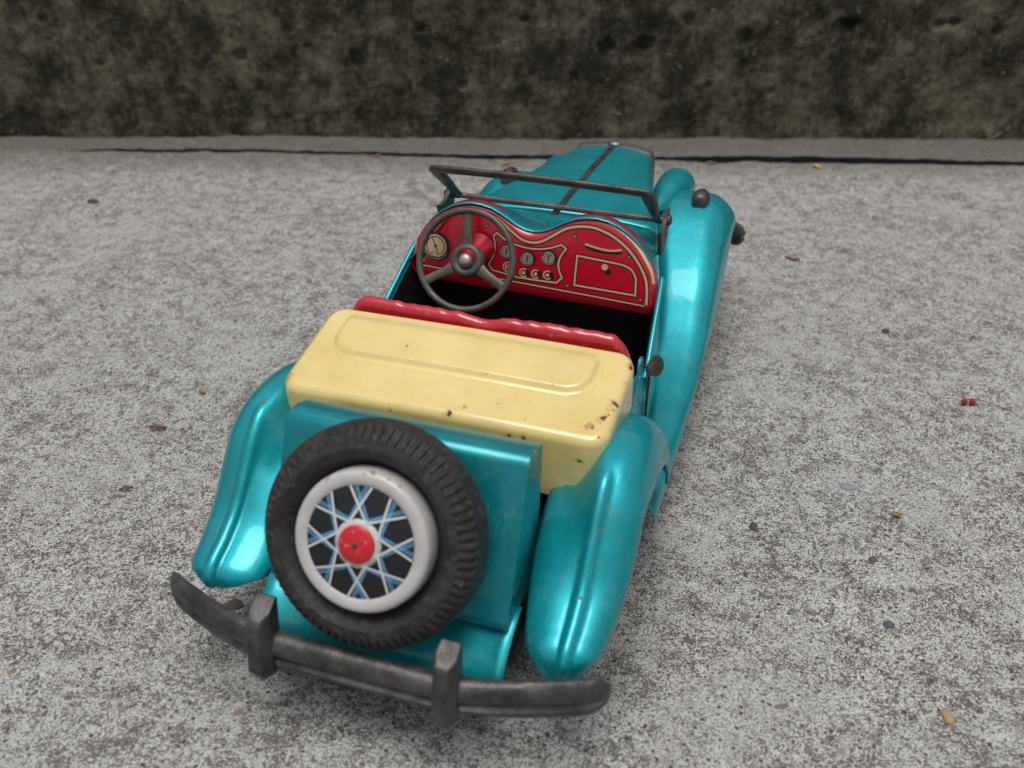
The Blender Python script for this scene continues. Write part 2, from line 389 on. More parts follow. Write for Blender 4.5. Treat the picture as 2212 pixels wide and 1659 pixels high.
# strip of concrete between the joint and the wall
verts = []; ns = 22
us2 = np.concatenate([[-150, -100, -60, -30, -15, -8, -4], np.arange(-2, 52, .11), [53, 56, 62, 75, 100, 150, 200]])
for u in us2:
    cv = crack_v(u) + .25 * crack_w(u)
    p = wpt(u, cv + .005); verts.append((p[0], p[1], -1.6))
    for k in range(ns + 1):
        v = cv + (.6 - cv) * k / ns
        p = wpt(u, v); z = ground_h(p[0], p[1]) + .06 * sstep(3.5, 7, u) + .035 * fr3((p[0], p[1], 2), 1.6, 3) + .07 * sstep(30, 34, u) - (.03 if k == 0 else 0) + .10 * sstep(-.5, .3, v)
        verts.append((p[0], p[1], z))
gf = grid_faces(len(us2), ns + 2)
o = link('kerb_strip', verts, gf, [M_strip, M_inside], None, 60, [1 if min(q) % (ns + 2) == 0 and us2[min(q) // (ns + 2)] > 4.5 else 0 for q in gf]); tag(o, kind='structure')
v, f = join(*[([wpt(-150, -9, -1.5), wpt(200, -9, -1.5), wpt(200, 1, -1.5), wpt(-150, 1, -1.5)], [(0, 1, 2, 3)])])
o = link('subsoil', v, f, M_inside, None, 0); tag(o, kind='structure')
# wall: a rough, pitted concrete riser
pits = [(28.8, 4.3, .42, .42), (30.6, 4.5, .45, .35), (35.1, 4.86, .40, .40), (39.6, 5.35, .62, .36), (40.0, 5.5, .4, .25), (41.15, 3.9, .28, .38), (17.3, 3.74, .32, .36), (12.0, 3.87, .34, .3), (38.4, 5.8, .3, .3),
        (35.2, 3.6, .22, .24), (43.9, 5.5, .3, .22), (44.6, 5.55, .36, .22), (5.5, 3.5, .22, .18), (27.4, 3.0, .2, .25), (32.5, 5.55, .25, .3), (14.3, 5.0, .16, .16), (15.1, 4.3, .15, .12),
        (22.2, 2.6, .2, .25), (9.0, 2.2, .18, .2), (46.7, 5.2, .3, .3), (36.6, 2.4, .2, .2), (25.0, 5.6, .22, .2), (20.4, 5.1, .14, .16), (33.7, 2.7, .18, .2), (3.2, 5.4, .2, .2)]
rr = random.Random(3)
for _ in range(24): pits.append((rr.uniform(0, 49), rr.uniform(.6, 8), rr.uniform(.06, .14), rr.uniform(.06, .14)))
us3 = np.concatenate([[-150, -100, -60, -30, -15, -6], np.arange(-1, 51, .1), [52, 55, 62, 75, 100, 150, 200]])
zs = np.concatenate([np.arange(-.5, 8.0, .1), [8.3, 9, 10, 12, 14, 16, 17.3, 17.75, 17.95]])
P = np.array(pits); wv_ = []
for u in us3:
    for z in zs:
        d = .16 * fr3((u, 0, z), .25, 3) + .075 * fr3((u, 7, z), 1.3, 3) + .035 * fr3((u, 3, z), 4.5, 2)
        if -2 < u < 52 and z < 8.5:
            q = ((u - P[:, 0]) / P[:, 2]) ** 2 + ((z - P[:, 1]) / P[:, 3]) ** 2
            for i in np.nonzero(q < 1.6)[0]:
                d += .42 * min(1, P[i, 2] * 2.6) * (1 - sstep(.45, 1.25, math.sqrt(q[i]) + .35 * mnoise.noise(Vector((u * 4, z * 4, 1)))))
        vv = d + (.25 * ((z - 17.3) / .65) ** 2 if z > 17.3 else 0) - .12 * sstep(1.2, 0, z)
        wv_.append(wpt(u, vv, z))
n0 = len(zs); base_f = grid_faces(len(us3), n0)
# top and back
for v, z in ((.6, 18.0), (14, 18.05), (60, 18.0), (60, -.5)):
    for u in us3: wv_.append(wpt(u, v, z))
nu = len(us3); off = nu * n0
for j in range(nu - 1):
    base_f.append((j * n0 + n0 - 1, (j + 1) * n0 + n0 - 1, off + j + 1, off + j))
    for k in range(3): base_f.append((off + k * nu + j, off + k * nu + j + 1, off + (k + 1) * nu + j + 1, off + (k + 1) * nu + j))
o = link('concrete_wall', wv_, base_f, M_wall, None, 60)
tag(o, 'dark mossy pitted concrete wall running behind the toy car', 'wall')

# ------------------------------------------------------------------ the toy car
car = bpy.data.objects.new('toy_car', None); sc.collection.objects.link(car)
car.empty_display_size = .02
tag(car, 'turquoise tin toy roadster with cream rear deck and red dashboard, seen from behind', 'toy car')

# --- chassis plate
o = link('chassis', *join(box(-2.3, 2.3, -2.3, 14.2, .95, 1.25), box(-1.6, 1.6, 13.5, 15.4, 1.0, 1.4)), M_inside, car, 30)

# --- wheels
def tyre_mesh(fr, Ro, hw, seg=432, period=6):
    prof = [(Ro * .60, -hw * .55), (Ro * .66, -hw * .9), (Ro * .78, -hw * 1.0), (Ro * .88, -hw * .95), (Ro * .93, -hw * .84), (Ro * .96, -hw * .74), (Ro * .985, -hw * .58), (Ro * .995, -hw * .5), (Ro, -hw * .3), (Ro, 0), (Ro, hw * .3),
            (Ro * .995, hw * .42), (Ro * .99, hw * .5), (Ro * .975, hw * .62), (Ro * .955, hw * .73), (Ro * .93, hw * .83), (Ro * .905, hw * .90), (Ro * .885, hw * .935), (Ro * .86, hw * .96), (Ro * .82, hw * .985), (Ro * .80, hw * 1.0), (Ro * .785, hw * 1.0), (Ro * .77, hw * .96), (Ro * .74, hw * .90), (Ro * .70, hw * .74), (Ro * .67, hw * .52), (Ro * .62, hw * .30)]
    grooved = set(range(13, 18))
    rings = []
    for i, (r, d) in enumerate(prof):
        ring = []
        for k in range(seg):
            ph = (k + (0 if i > 9 else 3)) % period
            rr_, dd = r, d
            if i in grooved and ph < 3:
                rr_ = r - .024 * Ro; dd = d * .965
            if i in (8, 9, 10) and k % 2 == 0: rr_ = r - .008 * Ro
            a = 2 * math.pi * k / seg
            ring.append(fr(rr_ * math.cos(a), rr_ * math.sin(a), dd))
        rings.append(ring)
    return [p for r in rings for p in r], grid_faces(len(rings), seg, True)
def disc_d(r, h=.16): return h * (1 - min(1, r / .96)) ** 1.0   # gently coned printed disc
def wheel(name, c, n, Ro, hw, spare=False):
    fr = frame(c, n); k = Ro / 1.95
    fd = hw * 1.10                                       # disc plane in front of the tyre's middle
    prof = [(.955 * k, fd + .0), (.97 * k, fd + .012), (1.02 * k, fd + .03), (1.1 * k, fd + .035), (1.15 * k, fd + .022), (1.185 * k, fd - .01), (1.205 * k, fd - .06), (1.21 * k, fd - .2), (1.22 * k, fd - .34), (1.2 * k, fd - .45), (.2, fd - .45)]
    rim = link(name, *lathe(prof, fr, 96), M_white, car, 50)
    ty = link('tyre', *tyre_mesh(fr, Ro, hw), M_rubber, rim, 35)
    mount = link('axle_stub', *lathe_closed([(.3, fd - .44), (.3, -hw - .45)], fr, 24), M_pewter, rim, 40)
    # printed wheel disc
    rs = [0.02, .2, .4, .6, .8, .96]
    pv, pf = lathe([(r * k, fd - .012 + disc_d(r)) for r in rs], fr, 72)
    disc = link('wheel_disc', pv, pf, M_discblack, rim, 60)
    V, F = [], []; z0 = [0.0]; mi = []
    def line(r0, a0, r1, a1, wd, lift, m, nseg=6):
        p0 = np.array([r0 * math.cos(a0), r0 * math.sin(a0)]); p1 = np.array([r1 * math.cos(a1), r1 * math.sin(a1)])
        t = (p1 - p0) / np.linalg.norm(p1 - p0); q = np.array([-t[1], t[0]]) * wd / 2; o = len(V)
        for s in range(nseg + 1):
            p = p0 + (p1 - p0) * s / nseg
            for sg in (-1, 1):
                e = p + sg * q; rr_ = np.linalg.norm(e)
                V.append(fr(e[0] * k, e[1] * k, fd - .012 + disc_d(rr_) + lift))
        for s in range(nseg): F.append((o + 2 * s, o + 2 * s + 1, o + 2 * s + 3, o + 2 * s + 2)); mi.append(m)
    ph = R(5)
    L = 0
    for i in range(8):
        a = ph + math.pi / 2 + i * math.pi / 4
        for sg in (-1, 1):
            for off in (-1, 1):
                line(.42, a - sg * R(25) + off * .04, .955, a + sg * R(6) + off * .022, .0115, .006 + .0005 * L, 0); L += 1
    L = 0
    for i in range(8):
        a = ph + math.pi / 2 + i * math.pi / 4
        for sg in (-1, 1):
            line(.36, a - sg * R(30), .957, a + sg * R(11.5), .038, .028 + .0006 * L, 1); L += 1
    link('spoke_print', V, F, [M_lineblue, M_linewhite], disc, 0, mi)
    hubp = [(.43, .045), (.42, .075), (.37, .115), (.33, .13)]
    link('hub_ring', *lathe([(r * k, fd + d) for r, d in hubp] + [(.1, fd + .13)], fr, 48), M_white, rim, 50)
    cp = link('hub_cap', *lathe([(.325 * k, fd + .12), (.32 * k, fd + .155), (.29 * k, fd + .175), (.15 * k, fd + .195), (.06 * k, fd + .20), (.004, fd + .20)], fr, 48), M_hub, rim, 50)
    link('rivet', *lathe([(.05 * k, fd + .195), (.045 * k, fd + .215), (.02 * k, fd + .225), (.003, fd + .226)], fr, 16), M_dark, cp, 60)
    return rim
nS = (0, -.921, .389)
sp = wheel('spare_wheel', (0, -2.93, 3.82), nS, 1.95, .53)
sp['label'] = 'spare wheel with white rim and printed wire spokes on the rear tank'
for x in (-2.95, 2.95):
    for y in (.35, 13.6):
        wheel('wheel', (x, y, 1.72), (1 if x > 0 else -1, 0, 0), 1.72, .40)

# --- fuel tank (sloping box behind the deck)
prof = [(-.82, 4.80), (-1.2, 4.94)] + [(-1.42 - .24 * math.sin(a), 4.72 + .24 * math.cos(a)) for a in np.linspace(.1, 1.2, 8)] + [(-2.0, 4.0), (-2.4, 3.05), (-2.72, 2.3)] + [(-2.70 - .06 * math.sin(a), 2.2 + .1 * math.cos(a)) for a in np.linspace(1.4, 2.6, 4)] + [(-2.5, 2.06), (-1.0, 2.06)]
rings = [[(x, y, z) for y, z in prof] for x in (-2.3, -2.27, 0, 2.27, 2.3)]
for r, k in ((0, .985), (4, .985)): rings[r] = [(x, -1.7 + (y + 1.7) * k, 3.5 + (z - 3.5) * k) for x, y, z in rings[r]]
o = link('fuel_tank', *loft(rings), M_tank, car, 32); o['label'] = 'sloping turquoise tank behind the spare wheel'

# --- rear apron
rings = []
for x in np.linspace(-2.38, 2.38, 25):
    e = abs(x) / 2.38; bend = .12 * sstep(.86, 1, e)
    rings.append([(x, y, z + bend - .0) for y, z in ((-2.2, 2.12), (-2.5, 2.0), (-2.7, 1.9), (-2.95, 1.72), (-3.2, 1.5), (-3.35, 1.32), (-3.42, 1.1), (-3.42, .9))])
o = link('rear_apron', *loft(rings, False), M_apron, car, 60); mod_solid(o, .05)

# --- rear fenders
crest = catmull([(2.95, 2.05), (2.88, 2.65), (2.58, 3.28), (1.95, 3.9), (1.15, 4.26), (.35, 4.38), (-.4, 4.30), (-.95, 3.92), (-1.46, 3.29), (-1.92, 2.74), (-2.45, 2.37), (-2.96, 2.10), (-3.10, 1.62)], 110)
def fender(sgn):
    cols = [(2.36, .30), (2.45, .22), (2.6, .13), (2.8, .06), (3.0, .015), (3.13, 0), (3.22, 0), (3.29, -.06), (3.34, -.48), (3.38, -.88), (3.42, -1), (3.46, -.88), (3.50, -.48), (3.55, -.06), (3.62, .01), (3.70, .04), (3.78, .085), (3.88, .16), (3.97, .28), (4.04, .42), (4.085, .56), (4.10, .68), (4.105, .80)]
    rings = []
    N = 110
    for i in range(N):
        t = i / (N - 1); ring = []
        for x, d in cols:
            e = min(1, abs((x - 3.32) / (.97 if x < 3.32 else .80)))
            tend = (1 if sgn > 0 else .965) - (.165 if sgn > 0 else .10) * (1 - math.sqrt(max(0, 1 - .985 * e ** 2.3))); tst = (.05 * e ** 2 if x > 3.3 else 0)
            q = tst + (tend - tst) * t
            f = q * (len(crest) - 1); k = min(int(f), len(crest) - 2); p = crest[k] + (crest[k + 1] - crest[k]) * (f - k)
            a0, a1 = crest[max(k - 2, 0)], crest[min(k + 3, len(crest) - 1)]
            tg = (a1 - a0) / np.linalg.norm(a1 - a0); nin = np.array([-tg[1], tg[0]])   # inward
            if np.dot(nin, np.array([.2, 1.9]) - p) < 0: nin = -nin
            if d < 0: dd = .115 * d * sstep(.49, .56, q) * (1 - sstep(.945, .985, q))
            else: dd = d * ((1 - .42 * sstep(.48, .62, q)) if x > 3.3 else 1)
            if x < 3.3: dd += .85 * (1 - sstep(.44, .76, q)) * min(1, (3.30 - x) / .5)    # tucks in under the deck
            if x > 3.5: dd += .10 * sstep(3.5, 3.9, x) * sstep(.90, 1, q)
            p = p + nin * dd; tp = max(0, (t - .72) / .28)
            ring.append((sgn * (3.34 + (x - 3.34) * (1 - (.30 if sgn > 0 else .12) * tp ** 1.8)), p[0], p[1]))
        rings.append(ring)
    o = link('rear_fender', *loft(rings, False), M_fender, car, 80); mod_solid(o, .06, 1); return o
fender(1); fender(-1)

# --- rear deck (cream cover)
A, B0, B1 = 3.30, -.22, 2.33         # half width, rear and front y
def rrect(inset, rad, n=200):
    a = A - inset; y0, y1 = B0 + inset, B1 - inset * .8; cy, b = (y0 + y1) / 2, (y1 - y0) / 2; r = max(.03, min(rad - inset, b * .98))
    pts = []; per = [2 * (a - r), .5 * math.pi * r, 2 * (b - r), .5 * math.pi * r] * 2
    L = [2 * (A - rad), .5 * math.pi * rad, (B1 - B0) - 2 * rad, .5 * math.pi * rad] * 2
    tot = sum(L); 
    for i in range(n):
        s = (i + .5) / n * tot; k = 0
        while s > L[k]: s -= L[k]; k += 1
        f = s / L[k]
        if k == 0: p = (-(a - r) + f * 2 * (a - r), cy - b)
        elif k == 1: th = -math.pi / 2 + f * math.pi / 2; p = (a - r + r * math.cos(th), cy - b + r + r * math.sin(th))
        elif k == 2: p = (a, cy - b + r + f * 2 * (b - r))
        elif k == 3: th = f * math.pi / 2; p = (a - r + r * math.cos(th), cy + b - r + r * math.sin(th))
        elif k == 4: p = (a - r - f * 2 * (a - r), cy + b)
        elif k == 5: th = math.pi / 2 + f * math.pi / 2; p = (-(a - r) + r * math.cos(th), cy + b - r + r * math.sin(th))
        elif k == 6: p = (-a, cy + b - r - f * 2 * (b - r))
        else: th = math.pi + f * math.pi / 2; p = (-(a - r) + r * math.cos(th), cy - b + r + r * math.sin(th))
        pts.append(p)
    return pts
def deck_plane(y): return 4.62 + .2146 * (y + .05)
def deck_emb(x, y):       # pressed U-shaped panel
    ux, uy = 2.68, .92; r = .5
    x = x + .07
    dx = abs(x) - (ux - r); dy = (uy + r) - y
    if dx > 0 and dy > 0: d = r - math.hypot(dx, dy)
    else: d = min(ux - abs(x), y - uy)
    step = .085 * sstep(-.05, .05, d) - .026 * math.exp(-((d + .10) / .045) ** 2)
    return step * sstep(2.2, 1.75, y) + .05 * sstep(-1, 1.4, 1 - abs(x) / 3)
rings = []
ER = .17
for k in range(60):            # top, from the centre out to the rolled edge
    ins = ER + (1.22 - ER) * (1 - k / 59)
    rings.append([(x, y, deck_plane(y) + deck_emb(x, y)) for x, y in rrect(ins, .40)])
for a in np.linspace(.2, math.pi / 2, 8):
    ins = ER * (1 - math.sin(a))
    rings.append([(x, y, deck_plane(y) + deck_emb(x, y) - ER * (1 - math.cos(a))) for x, y in rrect(ins, .40)])
for dz in (.45, .65, .85):
    rings.append([(x * (1 + .006 * dz), y - (.04 * dz if y < 1 else 0), deck_plane(y) - dz - (.45 * sstep(.35, .85, dz) * sstep(.6, -.1, y))) for x, y in rrect(0, .40)])
rings[-1] = [(x, y, z + .035 * mnoise.noise(Vector((x * 4, y * 4, 0)))) for x, y, z in rings[-1]]
v, f = loft(rings, True, False); f = list(f); n = len(rings[0])
f += [(i, (i + 1) % n, (n - 1 - ((i + 1) % n) + 150) % n, (n - 1 - i + 150) % n) for i in ()]
f.append(tuple(range(n)))
o = link('rear_deck', v, f, M_yellow, car, 50); o['label'] = 'cream yellow rear deck with rust chips'

# --- seat back
def seat():
    rings = []; n = 180
    for i in range(n):
        x = -3.1 + 6.2 * i / (n - 1); e = abs(x) / 3.1
        top = 5.27 - .50 * max(0, (e - .84) / .16) ** 2.4 - .09 * math.exp(-(x / .38) ** 2) + .03 * mnoise.noise(Vector((x * 3.1, 2, 0))) + .02 * math.sin(x * 1.3)
        rip = .5 + .5 * math.cos(2 * math.pi * (abs(x) + .12 * mnoise.noise(Vector((x * 1.3, 8, 0)))) / .33); rip *= (.55 + .8 * abs(mnoise.noise(Vector((x * 1.7, 5, 0))))) * sstep(.25, .5, abs(x)) * (1 - sstep(2.75, 2.95, abs(x)))
        thk = .14 * (1 - .35 * max(0, (e - .9) / .1) ** 2)
        yc = 2.62 + .05 * e
        ring = [(x, yc - thk, 3.4), (x, yc - thk, top - .30), (x, yc - thk * 1.02, top - .17)]
        for a in np.linspace(math.pi, 0, 9):
            q = (1 - math.cos(a + math.pi)) / 2
            bump_ = .075 * rip * sstep(.35, .9, .5 - math.cos(math.pi - a) * -.5)
            ring.append((x, yc + (thk + .04 * rip * max(0, math.cos(a))) * math.cos(a), top - .14 + .14 * math.sin(a) + .035 * rip * max(0, math.sin(a)) * (.5 + .5 * math.cos(a))))
        ring += [(x, yc + thk + .07 * rip, top - .3), (x, yc + thk + .07 * rip, 3.4)]
        rings.append(ring)
    return loft(rings)
o = link('seat_back', *seat(), M_red, car, 50); o['label'] = 'red ribbed seat back with wavy top edge'
o = link('seat_cushion', *loft([[(x, 2.8, 2.2), (x, 2.8, 2.75), (x, 2.95, 2.9), (x, 4.2, 2.95), (x, 4.35, 2.8), (x, 4.35, 2.2)] for x in np.linspace(-2.7, 2.7, 9)]), M_red, car, 40)

# --- body sides (with low cut doors), floor
def half_w(y): return float(np.interp(y, [-1, 0, 2.3, 4, 6, 7.9], [2.9, 3.1, 3.2, 3.22, 3.06, 2.62]))
def body_top(y): return float(np.interp(y, [-.9, -.2, 2.3, 3.0, 3.3, 3.6, 3.75, 4.2, 4.8, 5.5, 6.1], [3.9, 4.0, 4.3, 4.25, 4.05, 3.75, 3.72, 3.98, 4.33, 4.72, 5.04]))
for sg in (-1, 1):
    ys = np.arange(.1, 6.11, .1)
    rings = [[(sg * half_w(y), y, 1.3), (sg * (half_w(y) + .06), y, 2.2), (sg * (half_w(y) + .04), y, 3.2), (sg * half_w(y), y, body_top(y))] for y in ys]
    o = link('body_side', *loft(rings, False), [M_teal], car, 60); mod_solid(o, .05)
    yr = np.arange(3.78, 6.12, .06)
    link('door_rim', *tube([(sg * (half_w(y)), y, body_top(y)) for y in yr], .062, 10), M_teal, o, 60)
    link('door_seam', *join(tube([(sg * (half_w(3.72) + .09), 3.72, z) for z in np.linspace(1.6, 3.75, 9)], .022, 6), tube([(sg * (half_w(3.86) + .09), 3.86, z) for z in np.linspace(1.6, 3.75, 9)], .016, 6)), M_inside, o, 60)
    # raised tab at the rear of the door and the latch knob beside it
    tb = [(y, z) for y, z in ((3.15, 3.7), (3.15, 4.1), (3.22, 4.32), (3.34, 4.44), (3.5, 4.42), (3.62, 4.28), (3.7, 4.05), (3.72, 3.7))]
    xx = half_w(3.4)
    t = link('door_tab', *loft([[(sg * (xx - .07), y, z) for y, z in tb], [(sg * (xx - .02), y, z) for y, z in tb]]), M_teal, o, 40)
    fr = frame((sg * (xx + .20), 3.92, 4.02), (sg * .75, -.55, .35))
    kn = link('latch_knob', *lathe_closed([(.17, -.02), (.225, -.012), (.235, .0), (.22, .014), (.1, .025), (.01, .028)], fr, 24), M_pewter, o, 50)
    link('latch_pin', *tube([(sg * (xx - .02), 3.9, 3.98), (sg * (xx + .2), 3.92, 4.02)], .05, 8), M_dark, kn, 60)
    link('latch_tongue', *join(box(sg * (xx + .085) - .03, sg * (xx + .085) + .03, 3.86, 3.94, 3.45, 3.85)), simple('brass_tongue', (.28, .2, .08), .45, .6), o, 40)
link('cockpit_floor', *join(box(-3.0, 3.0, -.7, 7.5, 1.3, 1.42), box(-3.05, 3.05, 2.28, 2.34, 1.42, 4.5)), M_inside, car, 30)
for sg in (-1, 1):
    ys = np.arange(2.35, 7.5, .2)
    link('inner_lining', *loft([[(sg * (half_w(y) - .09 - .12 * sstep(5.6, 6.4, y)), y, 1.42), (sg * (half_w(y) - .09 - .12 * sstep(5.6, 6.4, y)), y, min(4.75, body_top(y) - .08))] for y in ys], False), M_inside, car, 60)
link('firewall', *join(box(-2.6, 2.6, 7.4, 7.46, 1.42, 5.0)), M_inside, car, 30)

# --- cowl and bonnet
hump = [(0, 1.26), (.2, 1.29), (.4, 1.37), (.75, 1.58), (1.0, 1.70), (1.25, 1.755), (1.5, 1.77), (1.75, 1.73), (2.0, 1.64), (2.25, 1.49), (2.5, 1.27), (2.75, .95), (2.9, .68), (2.98, .35), (3.0, .1), (3.02, -.6), (3.03, -1.6), (3.03, -3.2)]
def sym(p): return [(-x, h) for x, h in p[::-1]] + [(x, h) for x, h in p[1:]]
HO = sym(hump)
def hood_sec(wd, zt, ze, zb=1.4):
    out_ = []
    for x, h in hump:
        pass
    n = len(hump); pts = []
    for i in range(n):
        t = i / (n - 1)
        if t <= .62:
            s = t / .62; x = wd * .86 * s; z = zt - (zt - ze) * .45 * s ** 2.2
        elif t <= .82:
            s = (t - .62) / .2; a = s * math.pi / 2
            z0 = zt - (zt - ze) * .45; x = wd * .86 + wd * .14 * math.sin(a); z = z0 - (z0 - (ze - .25)) * (1 - math.cos(a))
        else:
            s = (t - .82) / .18; x = wd + .03 * s; z = (ze - .25) + (zb - ze + .25) * s
        pts.append((x, z))
    return [(-x, z) for x, z in pts[::-1]] + pts[1:]
y_c0, y_c1 = 5.93, 7.95
cow0 = [(x, h + 4.6) for x, h in HO]; cow1 = hood_sec(2.62, 5.62, 5.32)
rings = []
for i in range(22):
    t = i / 21; s = sstep(0, 1, t) * .85 + .15 * t
    rings.append([(a[0] + (b[0] - a[0]) * s, y_c0 + (y_c1 - y_c0) * t, a[1] + (b[1] - a[1]) * s) for a, b in zip(cow0, cow1)])
o = link('cowl', *loft(rings, False), M_teal, car, 60); mod_solid(o, .04, -1)
rings = []
for y in np.linspace(7.95, 14.02, 26):
    t = (y - 7.95) / 6.07
    rings.append([(x, y + (0 if z > 4 else 0), z) for x, z in hood_sec(2.60 - 1.40 * t, 5.62 - .16 * t + .05 * math.sin(math.pi * t), 5.30 - .12 * t)])
hood = link('bonnet', *loft(rings, False), M_teal, car, 60); mod_solid(hood, .05)
link('hinge_strip', *loft([[(-.085, y, z - .02), (-.085, y, z + .03), (-.05, y, z + .06), (.05, y, z + .06), (.085, y, z + .03), (.085, y, z - .02)] for y, z in [(yy, 5.62 - .16 * (yy - 7.95) / 6.07 + .05 * math.sin(math.pi * (yy - 7.95) / 6.07)) for yy in np.linspace(7.62, 14.0, 24)]]), M_frame, hood, 40)
# radiator shell, cap and grille
rings = []
sec = hood_sec(1.20, 5.44, 5.18, 1.6)
for y, k, dz in ((14.0, .97, -.06), (14.04, .99, -.02), (14.15, 1.01, .0), (14.4, 1.02, .02), (14.5, 1.0, .0), (14.55, .95, -.05), (14.56, .85, -.12)):
    rings.append([(x * k, y, 3.4 + (z - 3.4) * (1 + dz * .4) + (dz if z > 4.9 else 0)) for x, z in sec])
rad = link('radiator_shell', *loft(rings, False), M_chrome, car, 50)
link('radiator_core', *box(-1.0, 1.0, 14.42, 14.5, 1.6, 5.2), M_inside, rad, 0)
for x in np.linspace(-.9, .9, 11): link('grille_slat', *box(x - .03, x + .03, 14.5, 14.58, 1.7, 5.05), M_chrome, rad, 0)
link('radiator_cap', *lathe_closed([(.2, 0), (.22, .05), (.2, .1), (.12, .14), (.02, .15)], frame((0, 14.28, 5.40), (0, 0, 1), (0, 1, 0)), 24), M_chrome, rad, 50)

# --- front fenders with running boards
fy = [2.2, 3.5, 5, 6.5, 7.6, 8.6, 9.6, 10.6, 11.5, 12.3, 13.1, 13.9, 14.6, 15.2, 15.65, 15.9]
fz = [1.62, 1.62, 1.66, 1.82, 2.06, 2.42, 2.92, 3.50, 3.98, 4.32, 4.48, 4.42, 4.10, 3.55, 2.85, 2.1]
fcr = catmull(list(zip(fy, fz)), 100)
def front_fender(sg):
    rings = []
    for y, z in fcr:
        t = sstep(7.5, 13, y)
        xi = half_w(min(y, 7.9)) - .04 if y < 7.9 else 2.62 - 1.0 * sstep(7.9, 13, y) ; xi = min(xi, 3.14)
        xo = 3.96 - .08 * t - .55 * sstep(13.4, 15.9, y)
        cr = .10 + .32 * t                # how domed the section is
        drop = .25 + 1.25 * sstep(8, 11.3, y) - 1.15 * sstep(11.6, 13.4, y)
        ring = []
        for k in range(17):
            s = k / 16; x = xi + (xo - xi) * min(1, s / .86) if s < .86 else xo
            q = min(1, s / .86)
            zz = z - cr * 1.2 * max(0, (.22 - q) / .22) ** 2 - (cr + .14) * max(0, (q - .60) / .40) ** 2.2
            if s < .86: x = xi + (xo - xi) * math.sin(q * math.pi / 2) ** .9 if False else x
            else: zz -= (s - .86) / .14 * drop
            ring.append((sg * x, y, zz))
        rings.append(ring)
    o = link('front_fender', *loft(rings, False), M_teal, car, 70); mod_solid(o, .05)
    mod_sub(o, 1)
    return o
for sg in (-1, 1):
    ff = front_fender(sg)
    # side lamp: dull metal teardrop
    rings = []
    for i in range(11):
        t = i / 10; y = 12.6 + .8 * t; r = .26 * math.sin(math.pi * min(1, .12 + .80 * t) ** .8) ** .7
        rings.append([(sg * 2.88 + r * math.cos(a), y, 4.54 + .05 * t + r * 1.0 * math.sin(a)) for a in np.linspace(0, 2 * math.pi, 16, endpoint=False)])
    link('side_lamp', *loft(rings), M_pewter, ff, 60)
    # headlamp pod between bonnet and fender
    rings = []
    for i in range(20):
        t = i / 19; y = 12.2 + 2.8 * t; r = .56 * math.sin(min(1, .06 + t * .98) * math.pi / 2) ** .8
        rings.append([(sg * (1.76 + .10 * t) + r * math.cos(a), y, 4.36 - .22 * t + r * math.sin(a)) for a in np.linspace(0, 2 * math.pi, 24, endpoint=False)])
    pod = link('headlamp_pod', *loft(rings), M_teal, car, 60)
    link('headlamp_lens', *lathe_closed([(.54, 0), (.55, .04), (.52, .09), (.36, .16), (.02, .2)], frame((sg * 1.86, 15.0, 4.14), (0, 1, 0)), 24), M_chrome, pod, 50)
# front bumper
def bumper(name, yc, ydir, z0, ends, mat, label=None):
    rings = []; n = 81
    for i in range(n):
        s = -1 + 2 * i / (n - 1); x = ends * s; e = abs(s)
        y = yc - ydir * .80 * max(0, (e - .36) / .64) ** 1.55 - ydir * .0
        cap = max(0, (e - .93) / .07); k = math.sqrt(max(0.03, 1 - cap ** 2)); hh = (.37 + .03 * sstep(.4, .9, e)) * (.45 + .55 * k); th = .23 * (.65 + .35 * k)
        slope = -ydir * .8 * 1.55 / .64 * max(0, (e - .36) / .64) ** .55 / ends * (1 if s > 0 else -1)
        nx, ny = -slope * ydir, 1.0; L = math.hypot(nx, ny); nx, ny = nx / L * ydir, ny / L * ydir
        sec = [(-.9, -.10), (-.97, .25), (-.86, .62), (-.62, .88), (-.42, .95), (-.30, .70), (-.16, .38), (-.02, .42), (.08, .95), (.3, 1.08), (.6, .95), (.86, .6), (1, .15), (.95, -.35), (.6, -.6), (0, -.65), (-.6, -.5)]
        rings.append([(x + nx * th * b, y + ny * th * b, z0 + hh * a) for a, b in sec])
    o = link(name, *loft(rings), mat, car, 45)
    for sg in (-1, 1):
        # over-rider: chamfered upright with a slanted top
        pl = [(-.20, -.2), (-.225, .10), (-.14, .34), (.11, .37), (.22, .13), (.20, -.2)]
        rr_ = []
        for z, k, dy in ((-.52, .45, -.05), (-.44, .85, .02), (-.2, 1.05, .06), (.2, 1.0, .03), (.62, .97, -.02), (.86, .97, -.06)):
            rr_.append([(sg * 1.70 + a * k, yc + ydir * (b * k + .06 + dy), z0 + z + (0 if z < .8 else (.17 - .46 * (b + .2)) )) for a, b in pl])
        rr_.append([(sg * 1.70 + a * .84, yc + ydir * (b * .8 + .0), z0 + .90 + (.17 - .46 * (b * .8 + .2))) for a, b in pl])
        ov = link('over_rider', *loft(rr_), mat, o, 30); mod_bevel(ov, .10, 4, 25)
    for sg in (-1, 1):
        link('bumper_bracket', *box(sg * 1.5 - .12, sg * 1.5 + .12, min(yc, yc - ydir * 1.6), max(yc, yc - ydir * 1.6) - (.0 if ydir > 0 else 0), z0 - .55, z0 - .45), mat, o, 30)
    if label: o['label'] = label
    return o
bumper('rear_bumper', -3.98, -1, 1.68, 4.20, M_pewter, 'dull grey rear bumper with two over-riders')
bumper('front_bumper', 16.9, 1, 2.30, 3.93, M_pewter)

